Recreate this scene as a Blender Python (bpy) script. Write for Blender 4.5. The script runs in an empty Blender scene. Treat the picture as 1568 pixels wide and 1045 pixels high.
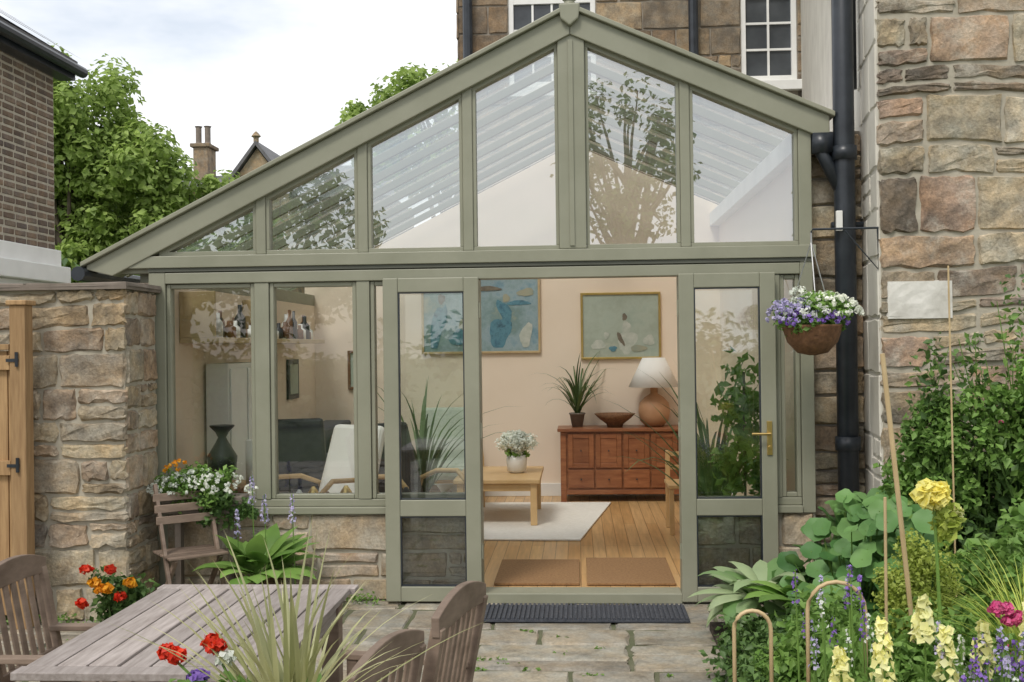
import bpy, math, random
import numpy as np
from mathutils import Vector, Matrix
random.seed(7); RNG=np.random.default_rng(7)
S=bpy.context.scene
COL=S.collection
R=math.radians
# ---------------------------------------------------------------- materials
def newmat(name):
    m=bpy.data.materials.new(name); m.use_nodes=True
    nt=m.node_tree; b=nt.nodes['Principled BSDF']; return m,nt,b
def ramp(nt,cols,interp='LINEAR'):
    r=nt.nodes.new('ShaderNodeValToRGB'); cr=r.color_ramp; cr.interpolation=interp
    n=len(cols)
    while len(cr.elements)<n: cr.elements.new(0.5)
    for i,c in enumerate(cols):
        if len(c)==2: p,c=c
        else: p=i/(n-1) if interp=='LINEAR' else i/n
        cr.elements[i].position=p; cr.elements[i].color=(*c,1)
    return r
def noise(nt,scale,detail=4,rough=.6,vec=None):
    n=nt.nodes.new('ShaderNodeTexNoise'); n.inputs['Scale'].default_value=scale
    n.inputs['Detail'].default_value=detail; n.inputs['Roughness'].default_value=rough
    if vec is None:
        tc=nt.nodes.new('ShaderNodeTexCoord'); vec=tc.outputs['Object']
    nt.links.new(vec,n.inputs['Vector']); return n
def mixc(nt,f,a,b,mode='MIX'):
    m=nt.nodes.new('ShaderNodeMix'); m.data_type='RGBA'; m.blend_type=mode
    for s,v in ((m.inputs[0],f),(m.inputs[6],a),(m.inputs[7],b)):
        if hasattr(v,'links'): nt.links.new(v,s)
        elif isinstance(v,(int,float)): s.default_value=v
        else: s.default_value=(*v,1)
    return m.outputs[2]
def bump(nt,b,h,strength,dist):
    bp=nt.nodes.new('ShaderNodeBump'); bp.inputs['Strength'].default_value=strength
    bp.inputs['Distance'].default_value=dist
    nt.links.new(h,bp.inputs['Height']); nt.links.new(bp.outputs[0],b.inputs['Normal'])
def surf(name,c1,c2,scale=8,rough=.6,bmp=.0,bd=.005,metal=0,island=None,stretch=None,spec=.5):
    m,nt,b=newmat(name)
    vec=None
    if stretch:
        tc=nt.nodes.new('ShaderNodeTexCoord'); mp=nt.nodes.new('ShaderNodeMapping')
        mp.inputs['Scale'].default_value=stretch; nt.links.new(tc.outputs['Object'],mp.inputs[0]); vec=mp.outputs[0]
    n=noise(nt,scale,5,.6,vec)
    r=ramp(nt,[(.3,c1),(.7,c2)]); nt.links.new(n.outputs[0],r.inputs[0])
    out=r.outputs[0]
    if island:
        g=nt.nodes.new('ShaderNodeNewGeometry')
        r2=ramp(nt,[(0,(1-island,)*3),(1,(1+island,)*3)]); nt.links.new(g.outputs['Random Per Island'],r2.inputs[0])
        out=mixc(nt,1.0,out,r2.outputs[0],'MULTIPLY')
    nt.links.new(out,b.inputs['Base Color'])
    b.inputs['Roughness'].default_value=rough; b.inputs['Metallic'].default_value=metal
    b.inputs['Specular IOR Level'].default_value=spec
    if bmp: bump(nt,b,n.outputs[0],bmp,bd)
    return m
def stone(name,cols,soot=.45,scale=9,bs=.6,sootcol=(.065,.058,.05),rough=.92,pale=0,spec=.2,palecol=(.60,.565,.475)):
    m,nt,b=newmat(name)
    g=nt.nodes.new('ShaderNodeNewGeometry')
    r=ramp(nt,cols); nt.links.new(g.outputs['Random Per Island'],r.inputs[0])
    n=noise(nt,scale,8,.72); n2=noise(nt,2.6,7,.7); n3=noise(nt,60,3,.6); n5=noise(nt,5.5,5,.6)
    v=ramp(nt,[(.25,(.60,.585,.56)),(.75,(1.38,1.37,1.32))]); nt.links.new(n.outputs[0],v.inputs[0])
    c=mixc(nt,1,r.outputs[0],v.outputs[0],'MULTIPLY')
    hr=ramp(nt,[(.35,(.93,.97,1.02)),(.65,(1.12,1.0,.86))]); nt.links.new(n5.outputs[0],hr.inputs[0])
    c=mixc(nt,1,c,hr.outputs[0],'MULTIPLY')
    sr=ramp(nt,[(.47,(0,0,0)),(.64,(soot,)*3)]); nt.links.new(n2.outputs[0],sr.inputs[0])
    c=mixc(nt,sr.outputs[0],c,sootcol)
    if pale:
        n4=noise(nt,4.3,6,.7,None); pr=ramp(nt,[(.50,(0,0,0)),(.64,(pale,)*3)]); nt.links.new(n4.outputs[0],pr.inputs[0])
        c=mixc(nt,pr.outputs[0],c,palecol)
    v3=ramp(nt,[(.3,(.8,.8,.8)),(.7,(1.16,1.16,1.16))]); nt.links.new(n3.outputs[0],v3.inputs[0])
    c=mixc(nt,1,c,v3.outputs[0],'MULTIPLY')
    nt.links.new(c,b.inputs['Base Color']); b.inputs['Roughness'].default_value=rough
    b.inputs['Specular IOR Level'].default_value=spec
    bump(nt,b,n.outputs[0],bs,.03); return m
def leafmat(name,c1,c2,trans=.25,rough=.5):
    m,nt,b=newmat(name)
    g=nt.nodes.new('ShaderNodeNewGeometry')
    r=ramp(nt,[c1,c2]); nt.links.new(g.outputs['Random Per Island'],r.inputs[0])
    n=noise(nt,2.5,3)
    v=ramp(nt,[(.3,(.7,.75,.7)),(.7,(1.3,1.3,1.2))]); nt.links.new(n.outputs[0],v.inputs[0])
    c=mixc(nt,1,r.outputs[0],v.outputs[0],'MULTIPLY')
    nt.links.new(c,b.inputs['Base Color']); b.inputs['Roughness'].default_value=rough
    b.inputs['Specular IOR Level'].default_value=.35
    t=nt.nodes.new('ShaderNodeBsdfTranslucent'); nt.links.new(c,t.inputs[0])
    mx=nt.nodes.new('ShaderNodeMixShader'); mx.inputs[0].default_value=trans
    nt.links.new(b.outputs[0],mx.inputs[1]); nt.links.new(t.outputs[0],mx.inputs[2])
    nt.links.new(mx.outputs[0],nt.nodes['Material Output'].inputs[0]); return m
def glassmat(name,tint,refl=.10,haze=0,hazecol=(.6,.65,.62),stripes=False):
    m=bpy.data.materials.new(name); m.use_nodes=True; nt=m.node_tree; nt.nodes.clear()
    o=nt.nodes.new('ShaderNodeOutputMaterial')
    t=nt.nodes.new('ShaderNodeBsdfTransparent'); t.inputs[0].default_value=(*tint,1)
    gl=nt.nodes.new('ShaderNodeBsdfGlossy'); gl.inputs['Roughness'].default_value=0.0; gl.inputs[0].default_value=(.92,.96,1,1)
    fr=nt.nodes.new('ShaderNodeFresnel'); fr.inputs[0].default_value=1.5
    mt=nt.nodes.new('ShaderNodeMath'); mt.operation='MULTIPLY_ADD'; mt.use_clamp=True
    mt.inputs[1].default_value=1.0; mt.inputs[2].default_value=refl
    nt.links.new(fr.outputs[0],mt.inputs[0])
    nz=noise(nt,1.1,2,.4); bp=nt.nodes.new('ShaderNodeBump'); bp.inputs['Strength'].default_value=.12; bp.inputs['Distance'].default_value=.02
    nt.links.new(nz.outputs[0],bp.inputs['Height']); nt.links.new(bp.outputs[0],gl.inputs['Normal'])
    base=t.outputs[0]
    if haze:
        d=nt.nodes.new('ShaderNodeBsdfTranslucent'); d.inputs[0].default_value=(*hazecol,1)
        d2=nt.nodes.new('ShaderNodeBsdfDiffuse'); d2.inputs[0].default_value=(*hazecol,1)
        md=nt.nodes.new('ShaderNodeMixShader'); nt.links.new(d.outputs[0],md.inputs[1]); nt.links.new(d2.outputs[0],md.inputs[2])
        mh=nt.nodes.new('ShaderNodeMixShader'); mh.inputs[0].default_value=haze
        if stripes:
            tc=nt.nodes.new('ShaderNodeTexCoord'); w=nt.nodes.new('ShaderNodeTexWave'); w.bands_direction='Y'
            w.inputs['Scale'].default_value=2.2; w.inputs['Distortion'].default_value=0
            nt.links.new(tc.outputs['Object'],w.inputs[0])
            r=ramp(nt,[(.0,(haze*.5,)*3),(.8,(haze,)*3),(1,(min(1,haze*1.8),)*3)]); nt.links.new(w.outputs[0],r.inputs[0]); nt.links.new(r.outputs[0],mh.inputs[0])
        nt.links.new(t.outputs[0],mh.inputs[1]); nt.links.new(md.outputs[0],mh.inputs[2]); base=mh.outputs[0]
    mx=nt.nodes.new('ShaderNodeMixShader'); nt.links.new(mt.outputs[0],mx.inputs[0])
    nt.links.new(base,mx.inputs[1]); nt.links.new(gl.outputs[0],mx.inputs[2])
    nt.links.new(mx.outputs[0],o.inputs[0]); return m
M={}
M['sage']=surf('sage_paint',(.235,.238,.17),(.295,.295,.22),2.2,.45,.12,.002)
M['sage_shadow']=surf('sage_painted_shadow',(.08,.085,.065),(.11,.115,.09),3,.6)  # sage darkened so the colour itself carries the shade under the gable rail
M['cream']=surf('cream_plaster',(.86,.72,.57),(.89,.755,.61),1.5,.8)
M['white']=surf('white_paint',(.76,.76,.73),(.84,.84,.81),4,.5)
M['render']=surf('lime_render',(.56,.53,.46),(.70,.67,.59),3,.9,.4,.01)
M['stone_far']=stone('stone_house',[(.21,.16,.115),(.34,.265,.185),(.25,.215,.17),(.39,.315,.22),(.15,.125,.10),(.29,.235,.18)],.5,5)
M['stone_near']=stone('stone_rubble',[(.47,.41,.30),(.33,.285,.22),(.52,.465,.35),(.42,.315,.25),(.22,.19,.155),(.55,.50,.40),(.40,.36,.28),(.44,.31,.235),(.50,.43,.31)],.65,9,.8,pale=.45)
M['stone_garden']=stone('stone_garden',[(.48,.41,.29),(.38,.31,.22),(.53,.46,.335),(.27,.225,.18),(.46,.355,.26),(.36,.32,.25),(.50,.42,.29)],.6,10,.8,pale=.35)
M['stone_light']=stone('stone_dwarf',[(.46,.395,.295),(.40,.34,.265),(.50,.445,.355),(.41,.33,.26)],.3,10,pale=.4)
M['mortar']=surf('mortar',(.36,.325,.25),(.48,.44,.355),12,.95,.6,.01)
M['mortar_dark']=surf('mortar_dark',(.22,.19,.155),(.31,.28,.23),10,.95,.5,.01)
M['brick']=stone('brick',[(.21,.165,.135),(.15,.12,.105),(.26,.205,.165),(.18,.15,.125)],.3,6)
M['slab']=stone('flagstone',[(.27,.25,.21),(.34,.32,.275),(.22,.21,.185),(.37,.35,.295),(.31,.27,.22),(.26,.25,.22)],.65,5,.35,(.095,.088,.072),.5,pale=.3,spec=.4,palecol=(.45,.43,.37))
M['joint']=surf('mossy_joint',(.07,.085,.035),(.15,.145,.09),6,.95,.4,.01)
M['slate']=surf('slate',(.08,.08,.085),(.15,.145,.145),5,.6,.5,.02,island=.25)
M['black']=surf('black_iron_paint',(.014,.018,.024),(.035,.042,.052),6,.35,.1,.002)
M['grass']=surf('lawn',(.04,.07,.02),(.09,.13,.04),3,.95,.5,.03)
M['soil']=surf('soil',(.03,.022,.015),(.07,.05,.035),14,.95,.8,.03)
M['fence']=surf('fence_wood',(.28,.165,.075),(.45,.29,.14),5,.75,.3,.003,island=.24,stretch=(8,8,.7))
M['teak']=surf('weathered_teak',(.23,.195,.175),(.40,.355,.33),6,.65,.5,.003,island=.22,stretch=(9,1,9))
M['teakc']=surf('teak_chair',(.15,.105,.075),(.27,.20,.15),6,.65,.35,.003,island=.25,stretch=(1,1,3))
M['dark_wood']=surf('sideboard_wood',(.20,.065,.025),(.36,.145,.06),5,.35,.1,.002,island=.15,stretch=(1,6,6))
M['blond']=surf('birch_wood',(.58,.36,.15),(.70,.48,.24),4,.4,island=.1)
M['mat_tan']=surf('coir_mat',(.20,.105,.045),(.32,.185,.08),60,.95,.6,.006)
M['mat_blk']=surf('rubber_mat',(.03,.035,.045),(.07,.075,.09),40,.7,.5,.004)
M['rug']=surf('wool_rug',(.78,.75,.68),(.86,.83,.77),30,.95,.5,.01)
M['brass']=surf('brass',(.55,.38,.12),(.7,.5,.2),5,.3,metal=.9)
M['terra']=surf('terracotta',(.30,.17,.11),(.42,.25,.16),8,.8)
M['potdark']=surf('weathered_pot',(.15,.125,.10),(.24,.20,.165),8,.8)
M['clay']=surf('lamp_clay',(.42,.22,.11),(.50,.28,.15),8,.6)
M['shade']=surf('lamp_shade',(.86,.83,.78),(.89,.87,.82),8,.8)
M['grey_fab']=surf('grey_fabric',(.10,.10,.12),(.16,.16,.19),40,.9)
M['brown_fab']=surf('brown_leather',(.12,.06,.035),(.2,.10,.06),12,.5)
M['green_fab']=surf('sage_fabric',(.46,.50,.42),(.54,.58,.50),40,.9)
M['black_fab']=surf('black_leather',(.015,.015,.017),(.04,.04,.045),10,.4)
M['bark']=surf('bark',(.06,.045,.03),(.14,.11,.08),8,.9,.8,.02)
M['cane']=surf('bamboo',(.48,.35,.18),(.60,.46,.26),6,.5)
M['wick']=surf('wicker',(.13,.06,.03),(.26,.13,.06),40,.8,.8,.01)
M['plaque']=surf('limewashed_plaque',(.50,.48,.42),(.80,.78,.72),7,.85,.5,.006)
M['steel']=surf('galvanised',(.4,.4,.4),(.55,.55,.55),10,.4,metal=.8)
M['tree']=leafmat('leaf_tree',(.08,.14,.03),(.17,.25,.06),.3)
M['tree2']=leafmat('leaf_tree_light',(.22,.32,.07),(.39,.50,.15),.42)
M['shrub']=leafmat('leaf_shrub',(.06,.12,.035),(.15,.25,.075),.3)
M['fresh']=leafmat('leaf_fresh',(.13,.25,.05),(.26,.41,.11),.35)
M['lime']=leafmat('leaf_lime',(.34,.42,.07),(.52,.58,.14),.35)
M['blue']=leafmat('leaf_nasturtium',(.07,.18,.05),(.17,.31,.10),.25)
M['palm']=leafmat('leaf_strap',(.05,.09,.03),(.14,.20,.08),.25)
M['straw']=leafmat('leaf_cordyline',(.36,.36,.17),(.6,.57,.34),.3)
M['silver']=leafmat('leaf_variegated',(.16,.29,.10),(.52,.58,.38),.3)
M['fl_red']=leafmat('petal_red',(.75,.02,.01),(.85,.07,.02),.3)
M['fl_or']=leafmat('petal_orange',(.85,.28,.01),(.9,.45,.02),.3)
M['fl_yel']=leafmat('petal_yellow',(.88,.76,.16),(.92,.87,.40),.35)
M['fl_cream']=leafmat('petal_cream',(.84,.80,.36),(.9,.88,.55),.35)
M['fl_wht']=leafmat('petal_white',(.8,.81,.78),(.9,.9,.88),.3)
M['fl_pur']=leafmat('petal_purple',(.20,.09,.48),(.36,.22,.66),.3)
M['fl_lil']=leafmat('petal_lilac',(.46,.40,.7),(.66,.6,.84),.3)
M['fl_pink']=leafmat('petal_pink',(.7,.05,.25),(.85,.2,.42),.3)
M['glass']=glassmat('window_glass',(.91,.95,.93),.07)
M['gable_glass']=glassmat('gable_glass',(.92,.965,.965),.28)
M['roofglass']=glassmat('roof_glazing',(.95,.97,.96),.02,.20,(.74,.80,.78),True)
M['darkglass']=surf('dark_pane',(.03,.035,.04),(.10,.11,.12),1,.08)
m,nt,b=newmat('oak_floor'); M['floor']=m
tc=nt.nodes.new('ShaderNodeTexCoord'); mp=nt.nodes.new('ShaderNodeMapping'); mp.inputs['Rotation'].default_value=(0,0,R(90))
nt.links.new(tc.outputs['Object'],mp.inputs[0])
bk=nt.nodes.new('ShaderNodeTexBrick'); bk.inputs['Scale'].default_value=1; bk.inputs['Brick Width'].default_value=1.1; bk.inputs['Row Height'].default_value=.10
bk.inputs['Mortar Size'].default_value=.0025; bk.inputs['Color1'].default_value=(.54,.32,.13,1); bk.inputs['Color2'].default_value=(.64,.42,.20,1); bk.inputs['Mortar'].default_value=(.2,.1,.04,1)
nt.links.new(mp.outputs[0],bk.inputs[0])
mp2=nt.nodes.new('ShaderNodeMapping'); mp2.inputs['Scale'].default_value=(25,1.5,1); nt.links.new(tc.outputs['Object'],mp2.inputs[0])
nn=noise(nt,1.5,5,.6,mp2.outputs[0]); rr=ramp(nt,[(.3,(.8,.78,.75)),(.7,(1.15,1.13,1.1))]); nt.links.new(nn.outputs[0],rr.inputs[0])
nt.links.new(mixc(nt,1,bk.outputs[0],rr.outputs[0],'MULTIPLY'),b.inputs['Base Color']); b.inputs['Roughness'].default_value=.3
def painting(name,cols,scale,seed):
    m,nt,b=newmat(name)
    tc=nt.nodes.new('ShaderNodeTexCoord'); mp=nt.nodes.new('ShaderNodeMapping'); mp.inputs['Location'].default_value=(seed,0,seed*2)
    nt.links.new(tc.outputs['Object'],mp.inputs[0])
    n=noise(nt,scale,6,.65,mp.outputs[0])
    r=ramp(nt,[(.3+.4*i/(len(cols)-1),c) for i,c in enumerate(cols)])
    nt.links.new(n.outputs[0],r.inputs[0]); nt.links.new(r.outputs[0],b.inputs['Base Color']); return m
M['paint1']=painting('painting_blue',[(.14,.28,.36),(.32,.42,.45),(.20,.30,.29),(.40,.41,.31)],3.0,3)
M['paint2']=painting('painting_green',[(.36,.44,.37),(.44,.50,.42),(.38,.43,.35),(.52,.54,.45)],3,9)
M['pt_dark']=painting('paint_teal',[(.05,.14,.21),(.12,.28,.35),(.04,.09,.13)],9,1)
M['pt_ochre']=painting('paint_ochre',[(.42,.38,.26),(.30,.34,.27)],9,5)
M['pt_white']=painting('paint_white',[(.62,.63,.56),(.40,.45,.38)],12,2)
M['pt_brown']=painting('paint_umber',[(.14,.11,.08),(.25,.22,.16)],12,2)
# ---------------------------------------------------------------- mesh helpers
def grp(name):
    e=bpy.data.objects.new(name,None); COL.objects.link(e); e.empty_display_size=.1; return e
def mk(name,V,F,mat,par=None,smooth=False,bev=0):
    me=bpy.data.meshes.new(name); me.from_pydata([tuple(v) for v in V],[],F); me.update()
    if smooth: me.polygons.foreach_set('use_smooth',[True]*len(me.polygons))
    me.materials.append(M[mat]); o=bpy.data.objects.new(name,me); COL.objects.link(o)
    if par: o.parent=par
    if bev:
        md=o.modifiers.new('b','BEVEL'); md.width=bev; md.segments=2; md.limit_method='ANGLE'
    return o
class MB:
    def __init__(s): s.V=[];s.F=[]
    def add(s,V,F):
        n=len(s.V); s.V+= [tuple(v) for v in V]; s.F+=[tuple(i+n for i in f) for f in F]; return s
    def box(s,x0,x1,y0,y1,z0,z1):
        return s.add([(x0,y0,z0),(x1,y0,z0),(x1,y1,z0),(x0,y1,z0),(x0,y0,z1),(x1,y0,z1),(x1,y1,z1),(x0,y1,z1)],
          [(0,3,2,1),(4,5,6,7),(0,1,5,4),(1,2,6,5),(2,3,7,6),(3,0,4,7)])
    def prism(s,pts,y0,y1):
        n=len(pts); V=[(x,y0,z) for x,z in pts]+[(x,y1,z) for x,z in pts]
        F=[tuple(range(n)),tuple(range(2*n-1,n-1,-1))]+[(i,i+n,(i+1)%n+n,(i+1)%n) for i in range(n)]
        return s.add(V,F)
    def beam(s,p,q,w,h,up=(0,0,1)):
        p=Vector(p);q=Vector(q);d=(q-p).normalized();u=Vector(up)
        if abs(d.dot(u))>.98:u=Vector((0,1,0))
        a=d.cross(u).normalized()*w/2; c=a.cross(d).normalized()*h/2
        V=[p-a-c,p+a-c,p+a+c,p-a+c,q-a-c,q+a-c,q+a+c,q-a+c]
        return s.add(V,[(0,3,2,1),(4,5,6,7),(0,1,5,4),(1,2,6,5),(2,3,7,6),(3,0,4,7)])
    def tube(s,pts,rads,n=8):
        pts=[Vector(p) for p in pts]
        if not hasattr(rads,'__len__'): rads=[rads]*len(pts)
        V=[];F=[];ref=Vector((.31,.17,.93)).normalized()
        for i,p in enumerate(pts):
            d=(pts[min(i+1,len(pts)-1)]-pts[max(i-1,0)]).normalized()
            rf=ref if abs(d.dot(ref))<.95 else Vector((1,0,0))
            a=d.cross(rf).normalized(); c=d.cross(a)
            for k in range(n):
                t=2*math.pi*k/n; V.append(p+(a*math.cos(t)+c*math.sin(t))*rads[i])
        for i in range(len(pts)-1):
            for k in range(n):
                F.append((i*n+k,i*n+(k+1)%n,(i+1)*n+(k+1)%n,(i+1)*n+k))
        F.append(tuple(range(n-1,-1,-1))); F.append(tuple(range((len(pts)-1)*n,len(pts)*n)))
        return s.add(V,F)
    def lathe(s,c,prof,n=24):
        V=[];F=[]
        for r,z in prof:
            for k in range(n):
                t=2*math.pi*k/n; V.append((c[0]+r*math.cos(t),c[1]+r*math.sin(t),c[2]+z))
        m=len(prof)
        for i in range(m-1):
            for k in range(n): F.append((i*n+k,i*n+(k+1)%n,(i+1)*n+(k+1)%n,(i+1)*n+k))
        F.append(tuple(range(n-1,-1,-1)));F.append(tuple(range((m-1)*n,m*n)))
        return s.add(V,F)
    def strip(s,base,az,el,L,w,droop,segs=6,prof=None,fold=.15,bend=1.4):
        p=Vector(base);V=[];F=[];e=el
        side=Vector((-math.sin(az),math.cos(az),0))
        for i in range(segs+1):
            t=i/segs
            ww=w*(prof(t) if prof else (1-t**1.6)*min(1,.35+3*t))
            d=Vector((math.cos(az)*math.cos(e),math.sin(az)*math.cos(e),math.sin(e)))
            nrm=side.cross(d)
            V+= [p+side*ww/2-nrm*(-fold*ww),p.copy(),p-side*ww/2-nrm*(-fold*ww)]
            p=p+d*L/segs; e-=droop/segs*(.4+bend*t)
        for i in range(segs):
            a=i*3
            F+=[(a,a+1,a+4,a+3),(a+1,a+2,a+5,a+4)]
        return s.add(V,F)
    def out(s,name,mat,par=None,smooth=False,bev=0): return mk(name,s.V,s.F,mat,par,smooth,bev)
def leaves(name,P,size,mat,par=None,up=.4,aspect=.6,N=None):
    P=np.asarray(P,float); n=len(P)
    nr=RNG.normal(size=(n,3)); nr/=np.linalg.norm(nr,axis=1)[:,None]
    if N is not None: nr=nr*.7+N
    nr[:,2]+=up; nr/=np.linalg.norm(nr,axis=1)[:,None]
    t=RNG.normal(size=(n,3)); t-= (t*nr).sum(1)[:,None]*nr; t/=np.linalg.norm(t,axis=1)[:,None]
    b=np.cross(nr,t); sz=size*(.6+.8*RNG.random(n))[:,None]
    a0=P-t*sz*.5; a2=P+t*sz*.5-nr*sz*.12; a1=P+b*sz*aspect*.5+nr*sz*.1-t*sz*.05; a3=P-b*sz*aspect*.5+nr*sz*.1-t*sz*.05
    V=np.stack([a0,a1,a2,a3],1).reshape(-1,3)
    me=bpy.data.meshes.new(name); me.vertices.add(4*n); me.vertices.foreach_set('co',V.ravel())
    T=np.arange(n)[:,None]*4+np.array([[0,1,2,0,2,3]]); 
    me.loops.add(6*n); me.loops.foreach_set('vertex_index',T.ravel().astype(np.int32))
    me.polygons.add(2*n); me.polygons.foreach_set('loop_start',np.arange(0,6*n,3,dtype=np.int32)); me.polygons.foreach_set('loop_total',np.full(2*n,3,np.int32))
    me.update(calc_edges=True); me.materials.append(M[mat])
    o=bpy.data.objects.new(name,me); COL.objects.link(o)
    if par:o.parent=par
    return o
def clump_points(c,rad,ncl,per,cr,shell=.55,flat=1):
    c=np.array(c);rad=np.array(rad)
    d=RNG.normal(size=(ncl,3)); d/=np.linalg.norm(d,axis=1)[:,None]
    r=(shell+(1-shell)*RNG.random(ncl))[:,None]
    cc=c+d*rad*r
    k=RNG.integers(0,ncl,ncl*per)
    q=RNG.normal(size=(ncl*per,3)); q/=np.linalg.norm(q,axis=1)[:,None]
    rr=(RNG.random(ncl*per)**.45)[:,None]*(cr*(.6+.8*RNG.random(ncl)))[k][:,None]
    q2=q*rr; q2[:,2]*=flat
    return cc[k]+q2, q, cc
def stone_face(mb,o,u,v,nrm,U,Vh,ch,wd,gap=.012,dep=.02,g=(4,3),holes=(),jit=.004,seed=0,split=0,wob=0):
    rn=random.Random(seed); o=Vector(o);u=Vector(u);v=Vector(v);nrm=Vector(nrm)
    wf=(lambda a,b:wob*min(1,b*3)*(math.sin(a*2.3+b*1.7+seed)+.6*math.sin(a*5.1-b*3.3+seed*2))) if wob else None
    z=0
    while z<Vh-.02:
        h=rn.uniform(*ch)
        if z+h>Vh-ch[0]*.5:h=Vh-z
        iv=[(0,U)]
        for (a,b,c,d) in holes:
            if z<d-.01 and z+h>c+.01:
                ni=[]
                for (p,q) in iv:
                    if b<=p or a>=q: ni.append((p,q))
                    else:
                        if a-p>.03:ni.append((p,a))
                        if q-b>.03:ni.append((b,q))
                iv=ni
        for (p,q) in iv:
            x=p
            while x<q-.01:
                w=rn.uniform(*wd)
                if x+w>q-wd[0]*.6:w=q-x
                if rn.random()<split and h>.16:
                    hs=h*rn.uniform(.35,.65)
                    blk(mb,o,u,v,nrm,x+gap/2,x+w-gap/2,z+gap/2,z+hs-gap/2,dep,g,jit,rn,wf)
                    if rn.random()<.4:
                        ws=w*rn.uniform(.35,.65)
                        blk(mb,o,u,v,nrm,x+gap/2,x+ws-gap/2,z+hs+gap/2,z+h-gap/2,dep,g,jit,rn,wf)
                        blk(mb,o,u,v,nrm,x+ws+gap/2,x+w-gap/2,z+hs+gap/2,z+h-gap/2,dep,g,jit,rn,wf)
                    else: blk(mb,o,u,v,nrm,x+gap/2,x+w-gap/2,z+hs+gap/2,z+h-gap/2,dep,g,jit,rn,wf)
                else: blk(mb,o,u,v,nrm,x+gap/2,x+w-gap/2,z+gap/2,z+h-gap/2,dep,g,jit,rn,wf)
                x+=w
        z+=h
def blk(mb,o,u,v,nrm,a,b,c,d,dep,g,jit,rn,wf=None):
    nu,nv=g; base=rn.uniform(.35,1)*dep; tu=rn.uniform(-.3,.3)*dep; tv=rn.uniform(-.3,.3)*dep
    V=[];F=[]
    ed=min(.014,(b-a)*.2,(d-c)*.2)
    us=[0,ed]+[ed+(b-a-2*ed)*i/(nu-1) for i in range(1,nu-1)]+[b-a-ed,b-a]
    vs=[0,ed]+[ed+(d-c-2*ed)*i/(nv-1) for i in range(1,nv-1)]+[d-c-ed,d-c]
    nU=len(us);nV=len(vs)
    for j,y in enumerate(vs):
        for i,x in enumerate(us):
            edge=i in(0,nU-1) or j in (0,nV-1)
            corner=i in(0,nU-1) and j in (0,nV-1)
            h=-.01 if edge else base+tu*(x/(b-a)-.5)+tv*(y/(d-c)-.5)+rn.uniform(-1,1)*dep*.22
            jx=rn.uniform(-jit,jit)*(1 if edge else 1.6);jy=rn.uniform(-jit,jit)*(1 if edge else 1.6)
            if corner:
                jx+=(1 if i==0 else -1)*jit*1.5; jy+=(1 if j==0 else -1)*jit*1.5
            A=a+x+jx;B=c+y+jy
            if wf: B+=wf(A,B)
            V.append(o+u*A+v*B+nrm*h)
    for j in range(nV-1):
        for i in range(nU-1): F.append((j*nU+i,j*nU+i+1,(j+1)*nU+i+1,(j+1)*nU+i))
    mb.add(V,F)
# ---------------------------------------------------------------- world, sun, camera
SE,SR=R(54),R(205)
w=bpy.data.worlds.new('World'); S.world=w; w.use_nodes=True; nt=w.node_tree
bg=nt.nodes['Background']; bg.inputs[1].default_value=.15
sky=nt.nodes.new('ShaderNodeTexSky'); sky.sky_type='NISHITA'; sky.sun_disc=False; sky.sun_elevation=SE; sky.sun_rotation=SR; sky.air_density=1.2; sky.dust_density=2
tc=nt.nodes.new('ShaderNodeTexCoord'); mp=nt.nodes.new('ShaderNodeMapping'); mp.inputs['Scale'].default_value=(1,1,2.6); nt.links.new(tc.outputs['Generated'],mp.inputs[0])
n=noise(nt,2.3,6,.55,mp.outputs[0]); r=ramp(nt,[(.38,(.5,.5,.5)),(.55,(1,1,1))]); nt.links.new(n.outputs[0],r.inputs[0])
nt.links.new(mixc(nt,r.outputs[0],sky.outputs[0],(8.0,8.05,8.2)),bg.inputs[0])
sl=bpy.data.lights.new('sun','SUN'); sl.energy=1.9; sl.angle=R(14); sl.color=(1,.95,.88)
so=bpy.data.objects.new('sun',sl); COL.objects.link(so)
sd=Vector((math.sin(SR)*math.cos(SE),math.cos(SR)*math.cos(SE),math.sin(SE)))
so.rotation_euler=sd.to_track_quat('Z','Y').to_euler()
cam=bpy.data.cameras.new('camera'); co=bpy.data.objects.new('camera',cam); COL.objects.link(co); S.camera=co
cam.lens=38; cam.sensor_width=36; cam.clip_end=500; cam.clip_start=.05
yaw,pit,rho=R(3.5),R(.26),.0125
d=Vector((-math.sin(yaw)*math.cos(pit),math.cos(yaw)*math.cos(pit),math.sin(pit)))
r0=d.cross(Vector((0,0,1))).normalized();u0=r0.cross(d)
rv=math.cos(rho)*r0-math.sin(rho)*u0; uv=math.sin(rho)*r0+math.cos(rho)*u0
mm=Matrix((rv,uv,-d)).transposed().to_4x4(); mm.translation=(0,-7.26,1.71); co.matrix_world=mm
S.view_settings.view_transform='Standard'; S.view_settings.look='None'; S.view_settings.exposure=0
# ---------------------------------------------------------------- ground
mk('ground',[(-150,-150,-.03),(150,-150,-.03),(150,200,-.03),(-150,200,-.03)],[(0,1,2,3)],'grass')
pat=grp('patio')
MB().box(-5,2.6,-9,.0,-.026,-.006).out('bedding','joint',pat)
mb=MB(); stone_face(mb,(-5,-9,0),(1,0,0),(0,1,0),(0,0,1),7.6,8.98,(.30,.62),(.35,.95),.02,.007,(4,4),(),.009,12,.25); mb.out('flagstones','slab',pat)
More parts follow.
